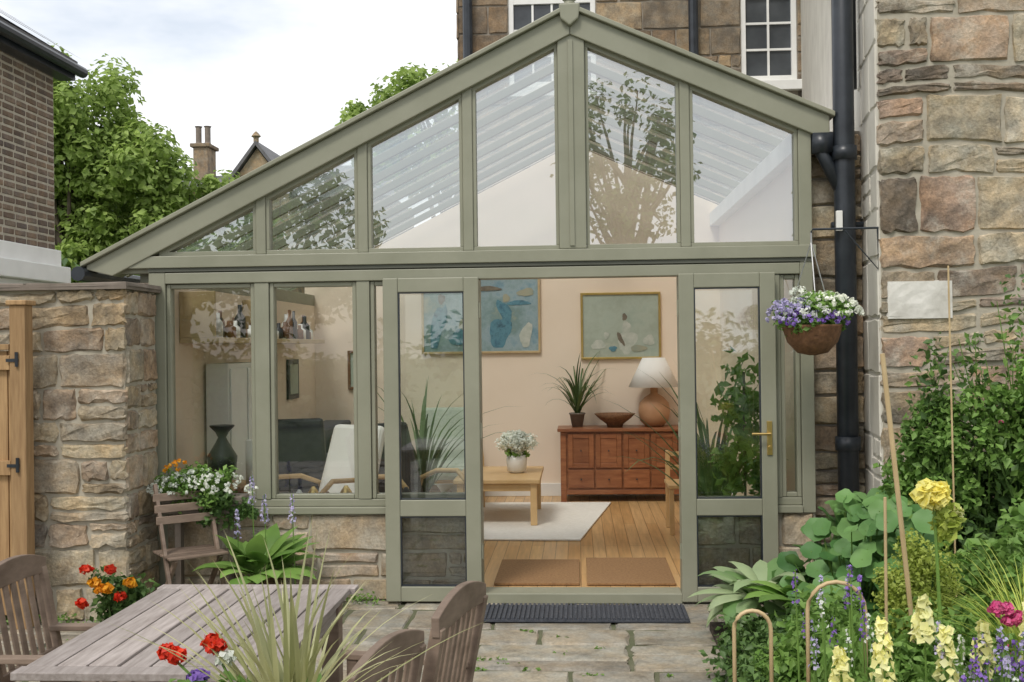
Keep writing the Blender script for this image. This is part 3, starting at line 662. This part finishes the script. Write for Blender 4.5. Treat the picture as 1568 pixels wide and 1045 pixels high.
P,Nn,cc=clump_points((-.60,3.05,.79),(.16,.14,.08),50,80,.055); leaves('blooms',P,.035,'fl_wht',e,N=Nn)
P,Nn,cc=clump_points((-.60,3.05,.69),(.12,.12,.03),8,12,.04); leaves('leaves',P,.05,'fresh',e)
def armchair(name,x,y,rot,fab,wood):
    e=grp(name); q=MB()
    for s in (-.31,.31):
        q.tube([(s,-.35,.0),(s,-.33,.3),(s,-.3,.52),(s,-.18,.60),(s,.1,.58),(s,.33,.5),(s,.42,.25),(s,.38,.02),(s,0,.02),(s,-.3,.02)],[.022]*10,8)
    q.box(-.31,.31,-.28,-.24,.26,.31); q.box(-.31,.31,.22,.26,.22,.27); q.out('bentwood_frame',wood,e,smooth=True)
    q=MB(); q.add([(-.28,-.34,.30),(.28,-.34,.30),(.28,.30,.24),(-.28,.30,.24),(-.28,-.36,.42),(.28,-.36,.42),(.28,.24,.36),(-.28,.24,.36)],[(0,3,2,1),(4,5,6,7),(0,1,5,4),(1,2,6,5),(2,3,7,6),(3,0,4,7)])
    q.add([(-.28,.22,.34),(.28,.22,.34),(.28,.34,.30),(-.28,.34,.30),(-.27,.46,1.0),(.27,.46,1.0),(.27,.56,.97),(-.27,.56,.97)],[(0,3,2,1),(4,5,6,7),(0,1,5,4),(1,2,6,5),(2,3,7,6),(3,0,4,7)])
    q.out('cushions',fab,e,bev=.04)
    e.location=(x,y,.062); e.rotation_euler=(0,0,rot)
armchair('armchair',-1.38,1.75,R(45),'black_fab','blond')
armchair('armchair',-2.12,1.45,R(330),'shade','blond')
armchair('armchair',-2.5,2.3,R(20),'black_fab','blond')
armchair('armchair',-1.35,3.95,R(10),'green_fab','blond')
e=grp('sofa'); q=MB(); q.box(-2.7,-1.9,2.9,4.5,.12,.45);q.box(-2.80,-2.5,2.9,4.5,.45,.92);q.box(-2.5,-1.9,4.3,4.5,.45,.68);q.box(-2.5,-1.9,2.9,3.1,.45,.70); q.box(-2.6,-2.55,3.0,3.05,.061,.12);q.box(-2.0,-1.95,3.0,3.05,.061,.12); q.out('upholstery','grey_fab',e,bev=.05)
q=MB(); q.box(-2.48,-2.36,3.3,3.75,.46,.85); q.box(-2.48,-2.36,3.8,4.2,.46,.85); q.out('cushions','brown_fab',e,bev=.05)
e=grp('wooden_chair'); q=MB()
for x,y,h in ((.79,2.15,.46),(1.17,2.15,.46),(.79,2.55,.75),(1.17,2.55,.75)): q.box(x-.02,x+.02,y-.02,y+.02,.061,h)
q.box(.76,1.20,2.12,2.58,.461,.49); 
for z in (.58,.70): q.box(.81,1.15,2.54,2.56,z,z+.04)
q.out('frame','blond',e,bev=.004)
e=grp('drum_lamp'); q=MB(); q.lathe((-2.36,.6,.72),[(.10,0),(.10,.32),(.095,.32),(.09,.01)]); q.out('shade','shade',e,True); q=MB(); q.tube([(-2.36,.6,.06),(-2.36,.6,.8)],.015); q.lathe((-2.36,.6,.06),[(.14,0),(.13,.02),(.02,.03)]); q.out('stand','steel',e)
e=grp('vase_lamp'); q=MB(); q.lathe((-2.64,.6,.72),[(.06,0),(.10,.1),(.11,.2),(.05,.3),(.03,.34),(.05,.38),(.09,.42),(.09,.43),(.02,.42)]); q.out('vase','black_fab',e,True)
q=MB(); q.box(-2.85,-2.50,.4,.8,.68,.719); [q.box(x,x+.04,y,y+.04,.061,.679) for x in (-2.84,-2.55) for y in (.41,.75)]; e=grp('side_table'); q.out('table','blond',e,bev=.004)
e=grp('white_cabinet'); q=MB(); q.box(-2.899,-2.72,1.0,1.9,.2,1.60); q.box(-2.719,-2.705,1.03,1.43,.24,1.56); q.box(-2.719,-2.705,1.47,1.87,.24,1.56); q.out('carcass','white',e,bev=.006)
e=grp('bottle_shelf'); q=MB(); q.box(-2.918,-2.62,.5,3.8,1.76,1.80); q.box(-2.918,-2.65,.5,.53,1.80,2.14); q.box(-2.918,-2.65,2.0,2.03,1.80,2.14); q.out('shelf','cane',e,bev=.004)
for mt_,k in (('wick',0),('white',1),('black_fab',2),('brown_fab',3)):
    q=MB()
    for i in range(k,30,4):
        yy=.6+i*.105; hh=random.uniform(.1,.28); rr=random.uniform(.03,.055)
        q.lathe((-2.74+random.uniform(-.04,.05),yy,1.801),[(rr,0),(rr,hh*.6),(rr*.4,hh*.75),(rr*.4,hh)],10)
    q.out('bottles',mt_,e,True)
def wpic(y0,y1,z0,z1,fm):
    e=grp('framed_print'); q=MB(); q.box(XL+.002,XL+.025,y0,y1,z0,z1); q.out('frame',fm,e); q=MB(); q.box(XL+.024,XL+.029,y0+.05,y1-.05,z0+.05,z1-.05); q.out('print','paint2',e)
wpic(2.5,3.0,1.10,1.62,'wick'); wpic(3.4,3.8,1.2,1.6,'black')
pic('framed_print',-2.55,-2.25,1.25,1.68,YB-.002,'wick','paint2',.03)
e=grp('sill_ornaments'); 
for mt_,xs in (('black_fab',(-2.55,-2.3,-2.0,-1.2)),('brass',(-2.45,-1.85,-1.62)),('wick',(-2.38,-1.75,-1.0,-.9)),('white',(-2.2,-1.95,-1.3))):
    q=MB()
    for x in xs: 
        s=random.uniform(.035,.065); q.lathe((x,.16,.641),[(s*.8,0),(s,s*.6),(s*.6,s*1.3),(s*.2,s*1.9)],10)
    q.out('pots',mt_,e,True)
MB().box(XL+.03,-.72,.101,.30,.60,.635).out('sill_board','white',con,bev=.005)
# ---------------------------------------------------------------- garden furniture
def gtable():
    e=grp('garden_table'); x0,x1,y0,y1=-1.71,-.90,-4.12,-2.92
    q=MB(); n=8; wv=(x1-x0-.02)/n
    for i in range(n): q.box(x0+.01+i*wv,x0+.01+(i+1)*wv-.009,y0+.075,y1-.075,.728,.75+.0015*(i%3))
    q.out('slats','teak',e,bev=.003)
    q=MB(); q.box(x0,x1,y0,y0+.07,.726,.751);q.box(x0,x1,y1-.07,y1,.726,.751)
    q.box(x0+.06,x0+.09,y0+.1,y1-.1,.64,.725);q.box(x1-.09,x1-.06,y0+.1,y1-.1,.64,.725);q.box(x0+.1,x1-.1,y1-.13,y1-.1,.64,.725)
    q.out('frame','teak',e,bev=.003)
    q=MB()
    for x in (x0+.05,x1-.12):
        for y in (y0+.08,y1-.15): q.box(x,x+.07,y,y+.07,.0,.72)
    q.out('legs','teakc',e,bev=.004)
gtable()
def gchair(x,y,rot,sc=1):
    e=grp('garden_chair'); q=MB()
    for s in (-.25,.25):
        q.beam((.20,s,0),(.22,s,.45),.045,.045,(0,1,0)); q.beam((.22,s,.45),(.31,s,.90),.045,.04,(0,1,0)); q.box(-.25,-.205,s-.022,s+.022,0,.62)
        q.box(-.29,.26,s-.028,s+.028,.621,.645); q.box(-.204,.19,s-.012,s+.012,.36,.42)
    q.out('frame','teakc',e,bev=.004)
    q=MB()
    for i in range(6): q.box(-.26+i*.078,-.195+i*.078,-.225,.225,.43,.449)
    q.box(-.24,-.22,-.225,.225,.36,.42)
    q.out('seat_slats','teakc',e,bev=.003)
    q=MB(); V=[];ns=10
    for i in range(ns+1):
        t=i/ns*2-1; zz=.05*(1-t*t)
        for (dx,dz) in ((0,0),(.03,0),(.03,.07),(0,.07)): V.append((.292+dx,t*.275,.87+dz+(zz if dz>0 else zz*.3)))
    F=[]
    for i in range(ns):
        for k in range(4): F.append((i*4+k,i*4+(k+1)%4,(i+1)*4+(k+1)%4,(i+1)*4+k))
    F+=[(3,2,1,0),tuple(ns*4+k for k in range(4))]
    q.add(V,F); q.beam((.235,-.22,.53),(.235,.22,.53),.02,.05,(0,0,1))
    for i in range(7):
        s=-.19+i*.0633; q.beam((.238,s,.55),(.303,s,.90),.012,.035,(0,1,0))
    q.out('backrest','teakc',e,bev=.004)
    e.location=(x,y,.0); e.rotation_euler=(0,0,rot); e.scale=(sc,sc,sc); return e
gchair(-.68,-3.60,R(-12),.92)
gchair(-.82,-4.12,R(-14),.89)
gchair(-1.93,-3.18,R(180),.92)
def fchair():
    e=grp('folding_chair'); q=MB()
    for s in (-.17,.17):
        q.beam((s,-.24,0),(s,.16,.84),.022,.035,(0,1,0)); q.beam((s*.85,.2,0),(s*.85,-.18,.40),.022,.035,(0,1,0))
    for i in range(5): q.box(-.19,.19,-.2+i*.075,-.145+i*.075,.40,.415)
    for z in (.62,.69,.76): q.beam((-.2,.16-(.84-z)*.476-.02,z),(.2,.16-(.84-z)*.476-.02,z),.015,.05,(0,0,1))
    q.out('slats_and_legs','teakc',e,bev=.003); e.location=(-2.52,-.42,0); e.rotation_euler=(0,0,R(38))
fchair()
# ---------------------------------------------------------------- plants
def cloud(name,c,rad,ncl,per,cr,ls,mat,par=None,up=.4,asp=.6,stems=True,shell=.3,fl=None,nf=0,fs=.03,flat=1):
    e=par or grp(name)
    P,Nn,cc=clump_points(c,rad,ncl,per,cr,shell,flat); P[:,2]=np.maximum(P[:,2],.02)
    leaves('leaves',P,ls,mat,e,up=up,aspect=asp,N=Nn*.5)
    if stems:
        q=MB()
        for k in range(min(ncl,22)):
            t=cc[k]; b=(c[0]+(t[0]-c[0])*.3,c[1]+(t[1]-c[1])*.3,max(0.0,c[2]-rad[2]-.1)); q.tube([b,((b[0]+t[0])/2,(b[1]+t[1])/2,(b[2]+t[2])/2+.03),tuple(t)],[.006,.005,.002],5)
        q.out('stems','shrub',e)
    if fl: blooms(e,c,rad,fl,nf,fs)
    return e
def blooms(e,c,rad,mat,n,fs,face=None):
    d=RNG.normal(size=(n,3)); d/=np.linalg.norm(d,axis=1)[:,None]; d[:,2]=np.abs(d[:,2])*.9-.1; d[:,1]=-np.abs(d[:,1])
    cc=np.array(c)+d*np.array(rad)*(1.0+.12*RNG.random(n)[:,None])
    k=np.repeat(np.arange(n),9); q=RNG.normal(size=(len(k),3)); q/=np.linalg.norm(q,axis=1)[:,None]
    leaves('blooms',cc[k]+q*fs*.45,fs*.75,mat,e,up=.1,aspect=.85,N=q)
def rosette(e,c,r,mat,n=60,up=.2):
    q=RNG.normal(size=(n,3)); q/=np.linalg.norm(q,axis=1)[:,None]
    leaves('bloom',np.array(c)+q*r*np.array([1,1,.75])*(.5+.5*RNG.random((n,1))),r*.8,mat,e,up=up,aspect=.9,N=q)
def spike(e,base,h,mat,r=.03,n=60,stem='fresh'):
    b=np.array(base); t=RNG.random(n); q=RNG.normal(size=(n,3)); q[:,2]*=.3; q/=np.linalg.norm(q,axis=1)[:,None]
    P=b+np.outer(t*h,[0,0,1])+q*(r*(1.15-t*.8))[:,None]
    leaves('florets',P,r*.9,mat,e,aspect=.9,N=q)
    s=MB(); s.tube([(base[0]+.02,base[1],0),(base[0],base[1],base[2]+h)],[.006,.003],5); s.out('stem',stem,e)
def hosta(name,c,n,L,w,mat,par=None,el=(.35,1.35),dr=(.9,1.8)):
    e=par or grp(name); q=MB()
    pf=lambda t:math.sin(math.pi*min(1,max(0,(t-.30)/.70))**.75) if t>.30 else .06
    for i in range(n):
        q.strip((c[0]+random.uniform(-.04,.04),c[1]+random.uniform(-.04,.04),c[2]),random.uniform(0,6.28),random.uniform(*el),L*random.uniform(.7,1.1),w*random.uniform(.8,1.1),random.uniform(*dr),9,pf,.12)
    q.out('leaves',mat,e,True); return e
def discs(name,P,size,mat,root,par=None):
    e=par or grp(name); q=MB(); s=MB()
    for p in P:
        p=Vector(p); nrm=Vector((random.gauss(-.1,.5),random.gauss(-.6,.5),.8)).normalized(); a=nrm.orthogonal().normalized(); b=nrm.cross(a); r=size*random.uniform(.5,1.2)
        n=16; V=[p-nrm*r*.2]; ph=random.uniform(0,6)
        for k in range(n):
            t=k*2*math.pi/n; V.append(p-nrm*r*.06+(a*math.cos(t)+b*math.sin(t))*r*.55)
        for k in range(n):
            t=k*2*math.pi/n; V.append(p+nrm*r*.10*math.sin(3*t+ph)+(a*math.cos(t)+b*math.sin(t))*r*(1+.08*math.sin(5*t+ph)))
        q.add(V,[(0,1+k,1+(k+1)%n) for k in range(n)]+[(1+k,1+n+k,1+n+(k+1)%n,1+(k+1)%n) for k in range(n)])
        rt=Vector((root[0]+(p.x-root[0])*.4,root[1]+(p.y-root[1])*.4,0)); s.tube([rt,rt.lerp(p,.6)+Vector((0,0,.05)),p-nrm*r*.15],[.006,.005,.003],5)
    q.out('round_leaves',mat,e,True); s.out('stalks','fresh',e); return e
e=grp('trailing_planter'); q=MB(); q.box(-2.78,-2.22,-.24,-.10,.62,.74); q.out('trough','potdark',e,bev=.01); q=MB(); q.box(-2.7,-2.66,-.2,-.14,0,.62);q.box(-2.34,-2.30,-.2,-.14,0,.62); q.out('stand','potdark',e)
cloud('x',(-2.50,-.22,.80),(.32,.15,.13),52,70,.07,.035,'fresh',e,stems=False); cloud('x',(-2.35,-.26,.66),(.22,.08,.12),22,60,.06,.035,'shrub',e,stems=False); blooms(e,(-2.50,-.24,.78),(.34,.17,.16),'fl_wht',110,.024); blooms(e,(-2.66,-.22,.92),(.08,.12,.06),'fl_or',10,.026)
e=grp('hosta'); hosta('x',(-2.06,-.45,.22),42,.46,.17,'fresh',e,(.5,1.4))
q=MB(); q.lathe((-2.06,-.45,0),[(.12,0),(.16,.22),(.17,.22),(.13,.2)]); q.out('pot','terra',e)
for x,z in ((-2.10,.72),(-2.02,.60),(-1.84,.60),(-2.2,.50)): spike(e,(x,-.44,z),.18,'fl_lil',.022,50)
e=cloud('marigolds',(-2.78,-.90,.2),(.18,.12,.17),28,50,.07,.045,'shrub')
for x,z,m_ in ((-2.92,.42,'fl_red'),(-2.84,.30,'fl_or'),(-2.88,.34,'fl_or'),(-2.78,.42,'fl_red'),(-2.72,.26,'fl_red'),(-2.80,.31,'fl_or'),(-2.66,.34,'fl_or'),(-2.95,.22,'fl_red')): rosette(e,(x,-1.02,z),.038,m_)
e=grp('weeds'); P=[]
rn=random.Random(5)
for i in range(46):
    x=rn.uniform(-2.8,-1.35) if i<26 else rn.uniform(-4.5,-2.9); y=-.09 if i<26 else -.66
    c_=np.array([x,y-rn.uniform(0,.06),.02]); P.append(c_+RNG.normal(size=(24,3))*np.array([.035,.025,.02])+np.array([0,0,.02]))
for i in range(60):
    c_=np.array([rn.uniform(-3.2,1.0),rn.uniform(-3.6,-.8),.006]); P.append(c_+RNG.normal(size=(9,3))*np.array([.03,.012,.004]))
P=np.concatenate(P); P[:,2]=np.abs(P[:,2]); leaves('leaves',P,.026,'fresh',e,up=.8)
e=grp('cordyline_planter'); cx,cy=-.61,-5.04
q=MB(); q.lathe((cx,cy,0),[(.17,0),(.17,.08),(.14,.1),(.13,.75),(.17,.80),(.18,.86),(.15,.86),(.14,.83)],24); q.out('chimney_pot','terra',e,True)
q=MB(); 
for i in range(76): q.strip((cx+random.uniform(-.03,.03),cy+random.uniform(-.03,.03),.90),random.uniform(0,6.28),random.uniform(.55,1.5),random.uniform(.30,.48),.015,random.uniform(.1,.9),7)
q.out('cordyline_leaves','straw',e,True)
cloud('x',(cx-.12,cy,.92),(.22,.15,.09),36,60,.05,.035,'fresh',e,stems=False)
for dx,z,m_ in ((-.265,1.075,'fl_red'),(-.245,1.065,'fl_red'),(-.16,1.085,'fl_red'),(-.17,1.095,'fl_red'),(-.14,1.06,'fl_wht'),(-.20,1.02,'fl_pur'),(-.05,.99,'fl_red')): rosette(e,(cx+dx,cy+.02,z),.021,m_,80)
q=MB(); 
for dx,z in ((-.255,1.06),(-.165,1.08)): q.tube([(cx-.05,cy,.88),(cx+dx,cy+.02,z)],.003,5)
q.out('stalks','fresh',e)
e=cloud('orange_bedding',(.20,-4.3,.38),(.16,.12,.08),24,50,.05,.03,'fresh',fl='fl_or',nf=8,fs=.025)
q=MB(); q.lathe((.20,-4.3,0),[(.12,0),(.16,.30),(.17,.30),(.14,.28)]); q.out('pot','terra',e,True)
# right hand flower bed
sb=grp('flower_bed'); q=MB(); q.box(.76,1.82,-6.4,-.75,-.02,.05); q.box(1.8201,4.5,-6.4,-.62,-.02,.051); q.out('soil','soil',sb)
e=cloud('climbing_shrub',(2.30,-1.15,.75),(.50,.3,.70),100,80,.16,.055,'shrub')
cloud('x',(2.75,-1.5,1.05),(.5,.3,.75),60,80,.15,.06,'fresh',e); cloud('x',(1.88,-1.25,.75),(.2,.25,.55),60,70,.10,.045,'fresh',e)
cloud('x',(2.35,-1.4,1.30),(.35,.2,.35),40,45,.09,.042,'fresh',e)
cloud('x',(1.95,-1.3,1.22),(.2,.15,.25),30,42,.07,.04,'fresh',e)
for i in range(46):
    x=random.uniform(1.72,2.95); zt=random.uniform(1.3,1.8)+(.3 if x>2.3 else 0); P=np.array([[x+random.gauss(0,.03),-1.3+random.gauss(0,.03),zt-k*.035] for k in range(16) for _ in (0,1)]); leaves('leaves',P,.045,random.choice(['fresh','shrub']),e)
blooms(e,(2.5,-1.3,1.2),(.4,.3,.5),'fl_pink',10,.02)
q=MB(); 
for i in range(18):
    x=random.uniform(1.85,2.9); q.tube([(x,-1.3,.2),(x+random.uniform(-.1,.1),-1.3,1.2),(x+random.uniform(-.15,.15),-1.3,random.uniform(1.5,2.0))],[.006,.005,.002],5)
q.out('tall_stems','fresh',e)
P=[(random.uniform(1.12,1.80),random.uniform(-1.7,-.9),random.uniform(.15,.88)) for _ in range(380)]
P=[p for p in P if (p[0]-1.15)*1.5+.28>p[2]-.1+random.uniform(-.1,.1)]
discs('nasturtium',P,.070,'blue',(1.5,-1.2))
hosta('variegated_hosta',(1.03,-.95,.22),80,.42,.13,'silver',None,(.15,1.2),(1.2,2.2))
hosta('hosta',(1.28,-1.15,.16),46,.46,.20,'fresh',None,(.3,1.3),(1.1,2.0))
cloud('golden_shrub',(1.42,-2.6,.62),(.16,.16,.24),60,110,.07,.020,'lime')
cloud('border_perennials',(1.25,-2.3,.25),(.45,.5,.25),90,70,.12,.05,'fresh')
cloud('border_perennials',(1.55,-3.0,.40),(.6,.5,.25),110,80,.11,.045,'fresh')
cloud('border_perennials',(1.15,-3.6,.34),(.42,.4,.22),90,80,.09,.036,'fresh')
cloud('border_perennials',(1.25,-4.2,.40),(.40,.35,.22),90,80,.09,.036,'shrub')
cloud('border_perennials',(1.75,-3.6,.45),(.4,.4,.28),80,80,.09,.04,'shrub')
cloud('border_perennials',(2.1,-2.4,.6),(.5,.4,.4),80,80,.12,.05,'fresh')
cloud('groundcover',(.98,-1.9,.12),(.30,.9,.13),80,60,.10,.045,'shrub',stems=False)
e=grp('yellow_rose'); rosette(e,(1.355,-3.0,1.12),.066,'fl_yel',240); rosette(e,(1.45,-3.0,1.05),.025,'fl_cream',50)
q=MB(); q.tube([(1.40,-3,0),(1.38,-3,.6),(1.36,-3,1.1)],[.01,.008,.005],6); q.out('stem','fresh',e); cloud('x',(1.42,-3.0,1.0),(.1,.06,.1),10,16,.04,.045,'lime',e,stems=False)
e=grp('snapdragons')
for x,y,z,h in ((.98,-3.66,.60,.2),(1.17,-3.7,.54,.25),(1.13,-3.6,.72,.14),(1.45,-3.66,.64,.24),(.96,-3.75,.46,.16),(1.24,-3.8,.46,.17),(1.48,-3.75,.50,.2),(1.12,-3.95,.52,.15),(1.38,-3.9,.50,.14),(.90,-4.05,.5,.15),(1.02,-4.2,.58,.16),(1.32,-3.6,.62,.16),(.88,-3.5,.52,.14)): spike(e,(x,y,z),h,'fl_cream',.034,90)
e=grp('salvia')
for i in range(50): spike(e,(random.uniform(1.15,1.6),random.uniform(-4.1,-3.6),random.uniform(.48,.70)),.12,random.choice(['fl_pur','fl_lil','fl_lil','fl_wht']),.016,30)
for i in range(14): spike(e,(random.uniform(.85,1.1),random.uniform(-3.2,-2.8),random.uniform(.45,.72)),.13,random.choice(['fl_pur','fl_lil','fl_wht']),.016,24)
e=grp('pink_phlox'); 
for i in range(7): rosette(e,(random.uniform(1.36,1.44),-3.6,random.uniform(.78,.84)),.022,'fl_pink',60)
spike(e,(1.40,-3.6,.64),.1,'fl_pink',.01,5)
e=grp('ornamental_grass'); q=MB()
for i in range(130): q.strip((1.68+random.uniform(-.05,.05),-3.1,.46),random.uniform(0,6.28),random.uniform(.7,1.45),random.uniform(.4,.62),.009,random.uniform(.6,1.8),6)
q.out('blades','lime',e)
e=grp('garden_canes'); q=MB()
q.tube([(1.40,-2.75,0),(1.215,-2.85,1.66)],.010,8); q.tube([(1.20,-2.9,0),(1.19,-2.95,1.1)],.006,8); q.tube([(1.95,-1.5,0),(1.93,-1.5,2.1)],.005,6); q.tube([(1.62,-3.3,0),(1.66,-3.3,1.5)],.005,6); q.out('canes','cane',e)
for (cx_,wd,top,yv) in ((.655,.07,.68,-3.05),(.985,.11,.78,-3.0)):
    e=grp('willow_hoop'); q=MB(); pts=[(cx_-wd,yv,0),(cx_-wd,yv,top-wd)]+[(cx_-wd*math.cos(t),yv,top-wd+wd*math.sin(t)) for t in [k*math.pi/10 for k in range(1,10)]]+[(cx_+wd,yv,top-wd),(cx_+wd,yv,0)]
    q.tube(pts,.008,8); q.out('hoop','cane',e,True)
# hanging basket
e=grp('hanging_basket'); bx,by,bz=1.43,-.55,1.80
q=MB(); q.lathe((bx,by,bz),[(.02,-.17),(.09,-.155),(.15,-.09),(.18,-.0),(.185,.015),(.17,.015)],24); q.out('basket','wick',e,True)
P,Nn,cc=clump_points((bx,by,bz+.07),(.22,.2,.12),60,60,.06); leaves('leaves',P,.035,'fresh',e,N=Nn)
blooms(e,(bx+.05,by,bz+.09),(.23,.22,.14),'fl_wht',90,.026); blooms(e,(bx-.12,by-.03,bz+.05),(.16,.18,.15),'fl_lil',70,.024); blooms(e,(bx-.02,by-.04,bz+.03),(.2,.2,.1),'fl_pur',40,.026)
blooms(e,(bx-.08,by,bz+.16),(.06,.1,.10),'fl_wht',12,.035)
q=MB()
for k in range(3):
    t=k*2.094+.5; q.tube([(bx+.17*math.cos(t),by+.17*math.sin(t),bz+.01),(bx,by,bz+.52)],.004,5)
q.tube([(bx,by,bz+.5),(bx,by,bz+.58)],.005,5); q.out('chains','steel',e)
q=MB(); q.tube([(bx,by,bz+.58),(bx+.01,by,bz+.60),(CX+.02,by-.02,bz+.60)],.007,6); q.tube([(CX,by-.02,bz+.60),(CX,by-.02,bz+.35),(bx+.2,by-.01,bz+.59)],.005,6); q.out('bracket','black',e)
